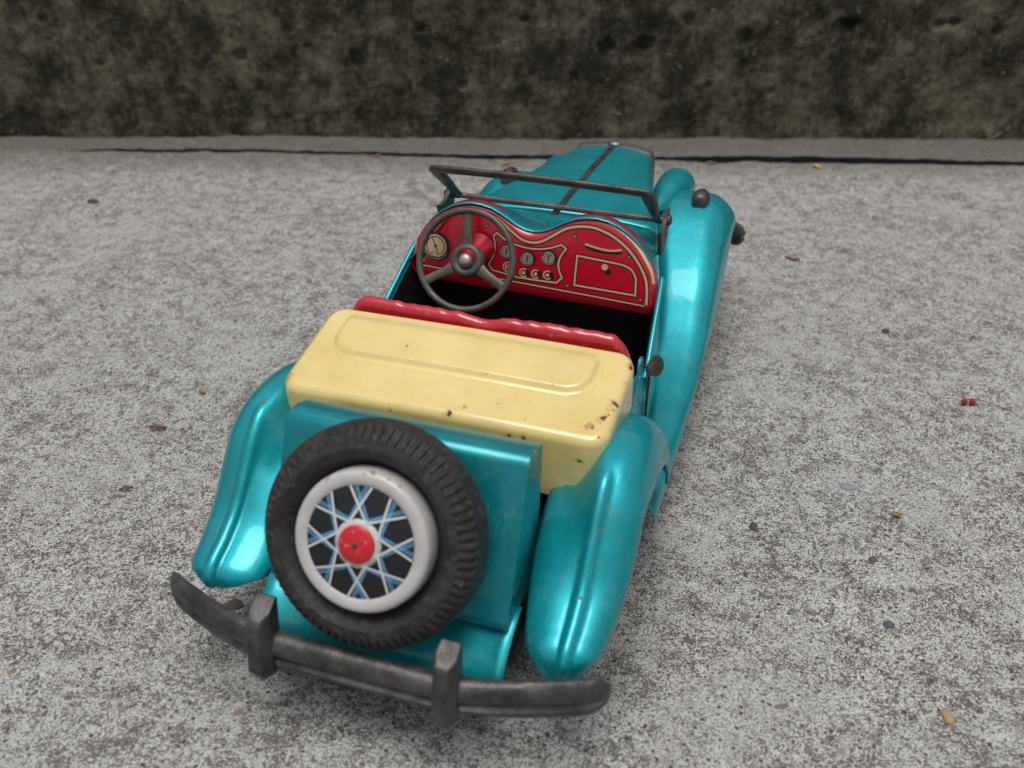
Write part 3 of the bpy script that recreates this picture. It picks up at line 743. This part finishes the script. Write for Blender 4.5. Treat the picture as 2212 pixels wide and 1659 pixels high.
# --- dashboard
ny = Vector((0, -.9917, .1289))
def dp(x, h, d=0):           # dash-plane coordinates, d towards the driver
    return (x, 5.69 + .13 * h + ny.y * d, 4.6 + h + ny.z * d)
outl = [(x, h) for x, h in catmull([p for p in HO if p[1] > .2], 90)]
outl = [(-2.99, .0), ] + [tuple(p) for p in outl] + [(2.99, .0), (2.98, -.12)] + [(x, .06 - .06 * (x + 2.96) / 2.96 - .02) for x in np.linspace(2.9, -2.9, 40)] + [(-2.98, .05)]
Q = np.array(outl); n = len(Q); nrm = []
for i in range(n):
    t = Q[(i + 1) % n] - Q[i - 1]; t /= np.linalg.norm(t) + 1e-9; nrm.append((-t[1], t[0]))
nrm = np.array(nrm)
ctr = np.array([0, .7])
if np.mean([np.dot(nrm[i], Q[i] - ctr) for i in range(n)]) < 0: nrm = -nrm
rings = []; RR = .20
for a in np.linspace(0, math.pi / 2, 7):
    ring = []
    for i in range(n):
        low = sstep(.25, .0, Q[i][1]) * (1 if abs(Q[i][0]) < 2.97 else .3)
        o_in = RR * (1 - math.sin(a)); e = Q[i] - nrm[i] * o_in * (1 - low) + nrm[i] * low * (.30 * math.sin(a))
        dd = -RR * (1 - math.cos(a)) - low * .12 * (1 - math.cos(a))
        ring.append(dp(e[0], e[1], dd))
    rings.append(ring)
rings.append([dp(Q[i][0], Q[i][1] - sstep(.25, 0, Q[i][1]) * .30, -.42) for i in range(n)])
v, f = loft(rings, True, False); f = list(f); f.append(tuple(range(n)))
dash = link('dashboard', v, f, M_dash, car, 50); dash['label'] = 'red printed dashboard with cream lines and dials'

def strip(pts, wd, lift, closed=False, nseg=1):
    P_ = [np.array(p, float) for p in pts]; m = len(P_); V = []
    for i in range(m):
        a = P_[i - 1] if (i > 0 or closed) else None; b = P_[i]; c = P_[(i + 1) % m] if (i < m - 1 or closed) else None
        d1 = (b - a) / np.linalg.norm(b - a) if a is not None else None; d2 = (c - b) / np.linalg.norm(c - b) if c is not None else None
        if d1 is None: d1 = d2
        if d2 is None: d2 = d1
        n1 = np.array([-d1[1], d1[0]]); n2 = np.array([-d2[1], d2[0]]); mm = n1 + n2; mm /= np.linalg.norm(mm); mm = mm / max(.4, np.dot(mm, n1))
        V += [dp(*(b + mm * wd / 2), lift), dp(*(b - mm * wd / 2), lift)]
    F = [(2 * i, 2 * i + 1, 2 * ((i + 1) % m) + 1, 2 * ((i + 1) % m)) for i in range(m if closed else m - 1)]
    return V, F
def disc2(x, h, r, lift, n=28): return [dp(x, h, lift)] + [dp(x + r * math.cos(2 * math.pi * k / n), h + r * math.sin(2 * math.pi * k / n), lift) for k in range(n)], [(0, 1 + k, 1 + (k + 1) % n) for k in range(n)]
def arc(x, h, r, a0, a1, n=16): return [(x + r * math.cos(R(a0 + (a1 - a0) * i / (n - 1))), h + r * math.sin(R(a0 + (a1 - a0) * i / (n - 1)))) for i in range(n)]
def multi(name, items, parent=dash):       # items: (mesh, material)
    mats = []; V, F, mi = [], [], []
    for (v_, f_), m in items:
        if m not in mats: mats.append(m)
        o_ = len(V); V += v_; F += [tuple(i + o_ for i in q) for q in f_]; mi += [mats.index(m)] * len(f_)
    return link(name, V, F, mats, parent, 0, mi)
def lined(pts, wd, closed=False): return [(strip(pts, wd + .05, .006, closed), M_black), (strip(pts, wd, .010, closed), M_cream)]
bord = [(0.03, 1.03), (-.2, 1.06), (-.4, 1.17), (-.65, 1.36), (-.9, 1.51), (-1.2, 1.585), (-1.55, 1.59), (-1.9, 1.5), (-2.25, 1.28), (-2.5, 1.02), (-2.68, .75), (-2.77, .45), (-2.79, .14)]
bordR = [(.03, 1.03), (.25, 1.09), (.5, 1.25), (.8, 1.45), (1.1, 1.54), (1.4, 1.56), (1.65, 1.51), (1.89, 1.42), (2.15, 1.26), (2.38, 1.06), (2.6, .78), (2.74, .5), (2.79, .2), (2.8, -.06)]
bl = catmull(bord[::-1] + bordR[1:], 90)
multi('border_line', lined(bl, .06)); multi('bottom_line', lined([(-2.75, .125), (-1.09, .065), (0, .03), (1.5, -.03), (2.76, -.085)], .035))
rim_l = [(-2.84, .75)] + [(x * .985, h - .055) for x, h in HO if h > 1.2 and x < -1.0]
# outer cream edge on the passenger side, worn away at the top
# instrument panel outline
pan = [(-.84, 1.15)] + [tuple(p) for p in catmull([(-.84, 1.15), (-.55, .98), (-.06, .885), (.4, .94), (.72, 1.07)], 12)][1:] + [(.84, .99)] + [tuple(p) for p in catmull([(.84, .99), (.73, .82), (.68, .63), (.71, .45), (.79, .30)], 10)][1:] + [(.66, .16), (.2, .155), (-.3, .16), (-.92, .25)] + [tuple(p) for p in catmull([(-1.01, .38), (-.9, .6), (-.87, .85), (-.92, 1.07)], 10)]
multi('instrument_outline', lined(pan, .042, True))
def gauge(x, h, r, big=False):
    it = [(disc2(x + .02, h - .01, r * 1.28, .005), M_black), (disc2(x, h, r * .97, .010), M_cream if big else M_dial), (strip(arc(x, h, r * 1.12, 180, 330), .018, .011), M_dial)]
    if big:
        it += [(strip(arc(x, h, r * .8, -60, 240, 30), .018, .014), M_black), (strip([(x - .09, h + .2), (x + .09, h - .2)], .022, .016), M_black), (disc2(x, h, .035, .019), M_black), (strip(arc(x - .02, h - .2, .065, 0, 360, 16), .01, .0175), M_black)]
        it += [(strip([(x + r * .7 * math.cos(a), h + r * .7 * math.sin(a)), (x + r * .86 * math.cos(a), h + r * .86 * math.sin(a))], .014, .0185 + .0002 * i), M_black) for i, a in enumerate(np.linspace(-1, 4.2, 13))]
    else:
        it += [(strip([(x - .012, h - .06), (x + .012, h + .07)], .03, .014), M_black)] + [(disc2(x + r * .62 * math.cos(a), h + r * .62 * math.sin(a), .013, .015, 8), M_black) for a in (0, math.pi, -math.pi / 2, .8, 2.3)]
    return multi('gauge', it)
gauge(-2.36, .64, .285, True)
for x, h in ((-.58, .75), (-.07, .645), (.44, .735)): gauge(x, h, .145)
multi('ignition_switch', [(strip(arc(-.53, .37, .115, 0, 360, 24), .028, .011), M_cream), (disc2(-.53, .37, .105, .006), M_black), (disc2(-.53, .37, .075, .014), M_cream), (strip([(-.53, .30), (-.53, .44)], .03, .017), M_black)])
for x, h in ((-.14, .29), (.15, .30), (.44, .315)):
    multi('pull_knob', [(disc2(x + .045, h - .02, .11, .005), M_black), (strip(arc(x, h, .095, 55, 320, 20), .032, .011), M_cream), (disc2(x + .0, h, .045, .014), M_cream)])
for x, h in ((1.02, 1.3), (2.3, 1.0), (2.66, .05), (.93, .13), (-2.25, 1.18), (-1.1, 1.28), (-2.65, .25)):
    multi('screw_print', [(disc2(x, h, .052, .006, 14), M_black), (disc2(x, h, .032, .010, 12), M_dial)])
gh = catmull([(1.27, 1.16), (1.5, 1.115), (1.75, 1.085), (1.95, 1.095), (2.12, 1.135)], 16)
multi('grab_handle', [(strip([p + np.array([.01, -.05]) for p in gh], .075, .005), M_black), (strip(gh, .05, .011), M_cream)])
gb = [(1.11, .87), (1.5, .845)] + [tuple(p) for p in catmull([(1.9, .82), (2.2, .79), (2.4, .70), (2.51, .52)], 12)] + [(2.53, .13), (1.09, .17)]
multi('glove_box_outline', lined(gb, .045, True))
multi('glove_box_knob', [(disc2(1.86, .59, .075, .006, 18), M_black), (strip([(1.80, .64), (1.86, .59)], .06, .007), M_black), (disc2(1.77, .69, .075, .012, 18), M_cream)])
# worn cream edging along the rolled lip, passenger side
edge = []
for i in range(n):
    if 1.75 < Q[i][0] < 2.99 and Q[i][1] > .35: edge.append(i)
V, F = [], []
for i in edge:
    for a in (.62, 1.02):
        e = Q[i] - nrm[i] * RR * (1 - math.sin(a)); L_ = .006
        V.append(dp(e[0] + nrm[i][0] * L_ * math.sin(a), e[1] + nrm[i][1] * L_ * math.sin(a), -RR * (1 - math.cos(a)) + L_ * math.cos(a)))
for k in range(len(edge) - 1): F.append((2 * k, 2 * k + 1, 2 * k + 3, 2 * k + 2))
link('lip_edging', V, F, M_cream, dash, 60)
# bare metal where the lip is worn
link('lip_wear', *tube([(*dp(x, h + .012, -.17),) for x, h in ((1.28, 1.755), (1.4, 1.768), (1.52, 1.768), (1.66, 1.748))], .045, 8, flat=.5), M_dark, dash, 60)

# --- steering wheel
sw_c, sw_n = Vector((-1.35, 5.12, 5.28)), Vector((0, -.90, .43))
fr = frame(sw_c, sw_n)
rings = [[fr(math.cos(a) * (1.135 + .080 * math.cos(b)), math.sin(a) * (1.135 + .080 * math.cos(b)), .085 * math.sin(b)) for b in np.linspace(0, 2 * math.pi, 12, endpoint=False)] for a in np.linspace(0, 2 * math.pi, 72, endpoint=False)]
v = [p for r in rings for p in r]; f = [(i * 12 + j, i * 12 + (j + 1) % 12, ((i + 1) % 72) * 12 + (j + 1) % 12, ((i + 1) % 72) * 12 + j) for i in range(72) for j in range(12)]
sw = link('steering_wheel', v, f, M_wheelgrey, car, 60); sw['label'] = 'dark three spoke steering wheel'
for a0 in (96, 213, 333):
    a = R(a0); c, s_ = math.cos(a), math.sin(a); rr_ = []
    for r in (.25, .4, .6, .85, 1.08, 1.13):
        hw_ = .115 - .02 * math.sin(math.pi * (r - .25) / .9) + (.035 if r < .45 else 0); dz = -.10 * (1 - (r - .25) / .9)
        rr_.append([fr(c * r - s_ * q, s_ * r + c * q, dz + z) for q, z in ((-hw_, -.04), (-hw_, .02), (-hw_ * .5, .05), (hw_ * .5, .05), (hw_, .02), (hw_, -.04))])
    link('spoke', *loft(rr_), M_wheelgrey, sw, 40)
hb = link('hub', *lathe([(.40, -.2), (.41, -.1), (.38, -.02), (.32, .03), (.26, .03), (.2, -.04), (.17, -.05), (.02, -.05)], fr, 40), M_wheelgrey, sw, 50)
link('hub_rivet', *lathe([(.165, -.06), (.165, .03), (.14, .09), (.09, .125), (.04, .135), (.003, .137)], fr, 28), M_silver, hb, 50)
link('steering_column', *tube([(-1.34, 5.2, 5.25), (-1.28, 5.5, 5.30), (-1.22, 5.70, 5.36), (-1.20, 5.80, 5.38)], lambda t: .26 + .09 * t * t, 28), M_dash, sw, 60)

# --- windscreen frame
wb_, wt_ = Vector((0, 7.80, 5.78)), Vector((0, 6.12, 7.07))
vdir = (wt_ - wb_); WL = vdir.length; vdir.normalize(); wn = Vector((1, 0, 0)).cross(vdir)
def wp(x, v_, d=0): q = wb_ + vdir * v_ + wn * d; return (x, q.y, q.z)
def topv(x): return WL - .06 - .13 * (abs(x) / 2.6) ** 2
def corner(cx, cv, r, a0, a1, n_=7): return [(cx + r * math.cos(R(a0 + (a1 - a0) * i / (n_ - 1))), cv + r * math.sin(R(a0 + (a1 - a0) * i / (n_ - 1)))) for i in range(n_)]
X0, r0 = 2.53, .13
pth = [(x, topv(x)) for x in np.linspace(-X0 + r0, X0 - r0, 25)]
pth += corner(X0 - r0, topv(X0) - r0 + .02, r0, 84, 0)[1:] + [(X0, v_) for v_ in np.linspace(topv(X0) - r0 - .1, .26, 9)]
pth += corner(X0 - .13, .14, .12, 0, -90)[1:] + [(x, .02) for x in np.linspace(X0 - .25, -X0 + .25, 25)] + corner(-X0 + .13, .14, .12, -90, -180)[:-1]
pth += [(-X0, v_) for v_ in np.linspace(.26, topv(X0) - r0 - .1, 9)] + corner(-X0 + r0, topv(X0) - r0 + .02, r0, 180, 96)[:-1]
rings = []; m_ = len(pth)
for i, (x, v_) in enumerate(pth):
    p0, p1 = np.array(pth[i - 1]), np.array(pth[(i + 1) % m_]); t_ = (p1 - p0) / np.linalg.norm(p1 - p0); q_ = np.array([-t_[1], t_[0]])
    side = abs(t_[1]); hw_ = (.06 + .09 * sstep(.3, 1.4, v_)) * (1 - side) + (.095 + .075 * sstep(.1, 1.6, v_)) * side
    rings.append([wp(x + q_[0] * hw_ * math.copysign(abs(math.cos(a)) ** .7, math.cos(a)), v_ + q_[1] * hw_ * math.copysign(abs(math.cos(a)) ** .7, math.cos(a)), .07 * math.copysign(abs(math.sin(a)) ** .6, math.sin(a))) for a in np.linspace(0, 2 * math.pi, 14, endpoint=False)])
V = [p for r in rings for p in r]; F = [(i * 14 + j, i * 14 + (j + 1) % 14, ((i + 1) % m_) * 14 + (j + 1) % 14, ((i + 1) % m_) * 14 + j) for i in range(m_) for j in range(14)]
ws = link('windscreen_frame', V, F, M_frame, car, 60); ws['label'] = 'empty tarnished windscreen frame leaning back over the dashboard'
for sg in (-1, 1):
    pl = [(7.95, 6.02), (7.86, 6.1), (7.72, 6.08), (7.62, 5.9), (7.4, 5.78), (7.1, 5.74), (6.95, 5.78), (7.0, 5.62), (7.12, 5.45), (7.18, 5.15), (7.5, 5.1), (7.85, 5.35), (7.98, 5.7)]
    link('windscreen_bracket', *loft([[(sg * 2.70, y, z) for y, z in pl], [(sg * 2.80, y, z) for y, z in pl]]), M_dark, ws, 30)
    link('pivot_rivet', *lathe_closed([(.13, 0), (.13, .05), (.08, .09), (.01, .1)], frame((sg * 2.80, 7.75, 5.82), (sg, 0, 0)), 16), M_dark, ws, 50)
    link('frame_lug', *tube([(sg * 2.5, 7.78, 5.79), (sg * 2.74, 7.78, 5.8)], .09, 10), M_dark, ws, 50)

# ------------------------------------------------------------------ small things lying on the slab
def gz(x, y):
    d = math.hypot(x - .3, y - 5.5); return ground_h(x, y) * sstep(1, 9, d) - .03
def mat_stone(name, a, b): 
    g = G(name); g.set(Base_Color=g.mix(g.noise(6, 5), a, b), Roughness=.8, Normal=g.bump(g.noise(20, 4), .4, .0003)); return g.m
def lump(name, x, y, sx, sy, sz, rot, mat, label, cat, seed, group=None, rise=.35):
    bm = bmesh.new(); bmesh.ops.create_icosphere(bm, subdivisions=3, radius=1)
    for v in bm.verts:
        k = 1 + .28 * mnoise.noise(v.co * 1.3 + Vector((seed, 0, 0))) + .1 * mnoise.noise(v.co * 4 + Vector((seed, 2, 0))); v.co *= k
        v.co.x *= sx * S; v.co.y *= sy * S; v.co.z *= sz * S
    me = bpy.data.meshes.new(name); bm.to_mesh(me); bm.free(); me.materials.append(mat)
    me.polygons.foreach_set('use_smooth', [True] * len(me.polygons))
    o = bpy.data.objects.new(name, me); sc.collection.objects.link(o)
    o.location = (x * S, y * S, (gz(x, y) + sz * rise) * S); o.rotation_euler = (0, 0, rot); return tag(o, label, cat, group)
st_blue = mat_stone('blue_grey_stone', (.15, .17, .20), (.30, .33, .36)); st_brown = mat_stone('brown_stone', (.07, .05, .042), (.15, .11, .095))
st_dark = mat_stone('dark_stone', (.035, .034, .038), (.09, .085, .085)); st_tan = mat_stone('tan_stone', (.28, .19, .10), (.42, .30, .16))
lump('pebble', 7.95, 6.66, .21, .11, .06, .1, st_blue, 'flat blue-grey pebble in the slab right of the rear fender', 'pebble', 1)
lump('pebble', -4.0, -1.78, .20, .15, .05, .3, st_brown, 'reddish brown pebble above the left over-rider', 'pebble', 2)
lump('pebble', 10.02, -.1, .11, .17, .06, .2, st_tan, 'tan orange stone chip near the bottom right corner', 'pebble', 3)
lump('pebble', 8.6, 4.05, .10, .09, .05, .9, st_brown, 'small dark brown chip right of the rear fender tail', 'pebble', 4)
lump('pebble', 5.95, 4.35, .09, .16, .045, .3, st_dark, 'dark slate splinter beside the right rear fender', 'pebble', 5)
lump('pebble', 8.75, 15.5, .12, .1, .09, .3, st_dark, 'dark crumb on the slab right of the front fender', 'pebble', 6)
lump('pebble', -22.0, 16.9, .26, .16, .10, .2, st_dark, 'dark crumb on the slab at the far left', 'pebble', 7)
lump('pebble', 8.95, 2.05, .11, .10, .05, .5, mat_stone('indigo_stone', (.06, .063, .08), (.11, .113, .135)), 'indigo stone chip in the slab at lower right', 'pebble', 8)
# leaf scraps: small curled flakes
def flake(x, y, lx, ly, rot, mat, label, seed):
    rings = []
    for i in range(7):
        s = -1 + i / 3; wd = ly * math.sqrt(max(.03, 1 - s * s)) * (1 + .3 * mnoise.noise(Vector((seed, i * .7, 0))))
        rings.append([(lx * s + .03 * math.sin(seed + i), wd * q + .02 * math.sin(i * 2 + seed), .05 + .06 * q * q + .035 * math.sin(2 * s + seed)) for q in (-1, -.5, 0, .5, 1)])
    v, f = loft(rings, False); o = link('leaf_scrap', v, f, mat, None, 60); mod_solid(o, .012)
    o.location = (x * S, y * S, (gz(x, y)) * S); o.rotation_euler = (0, 0, rot); return tag(o, label, 'leaf scrap')
lf_or = simple('orange_leaf', (.30, .15, .06), .7, 0, 0, .3, 6); lf_br = simple('brown_leaf', (.16, .06, .03), .7, 0, 0, .4, 6); lf_ye = simple('yellow_leaf', (.50, .36, .08), .7, 0, 0, .3, 6)
flake(-8.6, .85, .17, .06, .5, lf_br, 'red-brown leaf scrap left of the rear fender', 1)
flake(-9.5, 3.4, .2, .06, .45, lf_br, 'thin pale brown leaf scrap further left of the cream deck', 2)
flake(-9.4, 5.35, .08, .06, .2, lf_or, 'tiny orange flake left of the cream deck', 3)
flake(9.1, 5.85, .12, .07, .5, lf_or, 'orange-brown flake right of the rear fender', 4)
flake(5.5, 20.3, .26, .07, -.2, lf_br, 'dark curled leaf scrap right of the front fender', 5)
flake(-13.6, 26.0, .2, .10, .2, lf_or, 'orange flake in front of the joint left of the windscreen', 6)
flake(-7.7, 27.0, .2, .12, .9, lf_or, 'orange flake just behind the windscreen', 7)
flake(5.6, 31.1, .22, .14, -.7, lf_ye, 'yellow leaf scrap by the joint right of the bonnet', 8)
flake(1.1, 30.0, .25, .07, .5, lf_or, 'orange-brown leaf scrap by the joint near the headlamp pod', 9)
flake(8.4, 34.7, .34, .14, .1, lf_ye, 'buff leaf on the strip at the wall foot', 10)
flake(-24.0, 12.9, .10, .2, .1, lf_or, 'orange fleck at the far left edge', 11)
# two berries on a thin stalk
bs = bpy.data.objects.new('berry_sprig', None); sc.collection.objects.link(bs); bs.location = (10.95 * S, 11.7 * S, gz(10.95, 11.7) * S); bs.empty_display_size = .005
tag(bs, 'pair of dried red berries on a thin stalk at right', 'berries')
M_berry = simple('dried_red_berry', (.26, .035, .02), .45, 0, .1, .4, 8); M_stalk = simple('red_brown_stalk', (.20, .06, .035), .7, 0, 0, .3, 8)
for x, y in ((-.09, -.02), (.12, .03)):
    rings = [[(x + .085 * math.sin(p) * math.cos(a), y + .085 * math.sin(p) * math.sin(a), .10 + .13 * math.cos(p)) for a in np.linspace(0, 2 * math.pi, 16, endpoint=False)] for p in np.linspace(.15, math.pi - .15, 9)]
    link('berry', *loft(rings), M_berry, bs, 60)
link('stalk', *tube(catmull([(-.05, 0, .2), (.2, .12, .17), (.6, .15, .1), (1.05, .02, .05)], 20), .012, 6), M_stalk, bs, 60)
tw = link('twig', *tube(catmull([(0, 0, .1), (.6, .45, .22), (1.2, .95, .55), (1.55, 1.15, .85)], 16), .03, 6), simple('dry_pine_needle', (.24, .13, .07), .7, 0, 0, .3, 5), None, 60)
tw.location = (12.6 * S, 36.9 * S, .05 * S); tag(tw, 'thin dry brown twig leaning at the wall foot on the right', 'twig')
# loose grit: far too many grains to count
rg = random.Random(11); V, F = [], []
for _ in range(2600):
    u, v = rg.uniform(0, 50), rg.uniform(-37, -4); x, y, _z = wpt(u, v)
    r = rg.uniform(.018, .05) * (1.5 if rg.random() < .06 else 1); z = gz(x, y) + r * .1; a0 = rg.random() * 6; o_ = len(V)
    for k in range(5): V.append((x + r * rg.uniform(.7, 1.2) * math.cos(a0 + k * 1.257), y + r * rg.uniform(.7, 1.2) * math.sin(a0 + k * 1.257), z - r * .25))
    V.append((x + rg.uniform(-.3, .3) * r, y + rg.uniform(-.3, .3) * r, z + r * rg.uniform(.4, .8)))
    F += [(o_ + k, o_ + (k + 1) % 5, o_ + 5) for k in range(5)]
def mk_grit():
    g = G('mixed_grit'); v = g.voro(3); s_ = g.t.nodes.new('ShaderNodeSeparateColor'); g.t.links.new(v.outputs['Color'], s_.inputs[0])
    g.set(Base_Color=g.mix(s_.outputs[0], g.mix(s_.outputs[1], (.05, .045, .04), (.16, .12, .09)), g.mix(s_.outputs[1], (.2, .19, .18), (.42, .40, .37))), Roughness=.9); return g.m
o = link('grit', V, F, mk_grit(), None, 0); tag(o, 'fine loose grit scattered over the concrete slab', 'grit', kind='stuff')
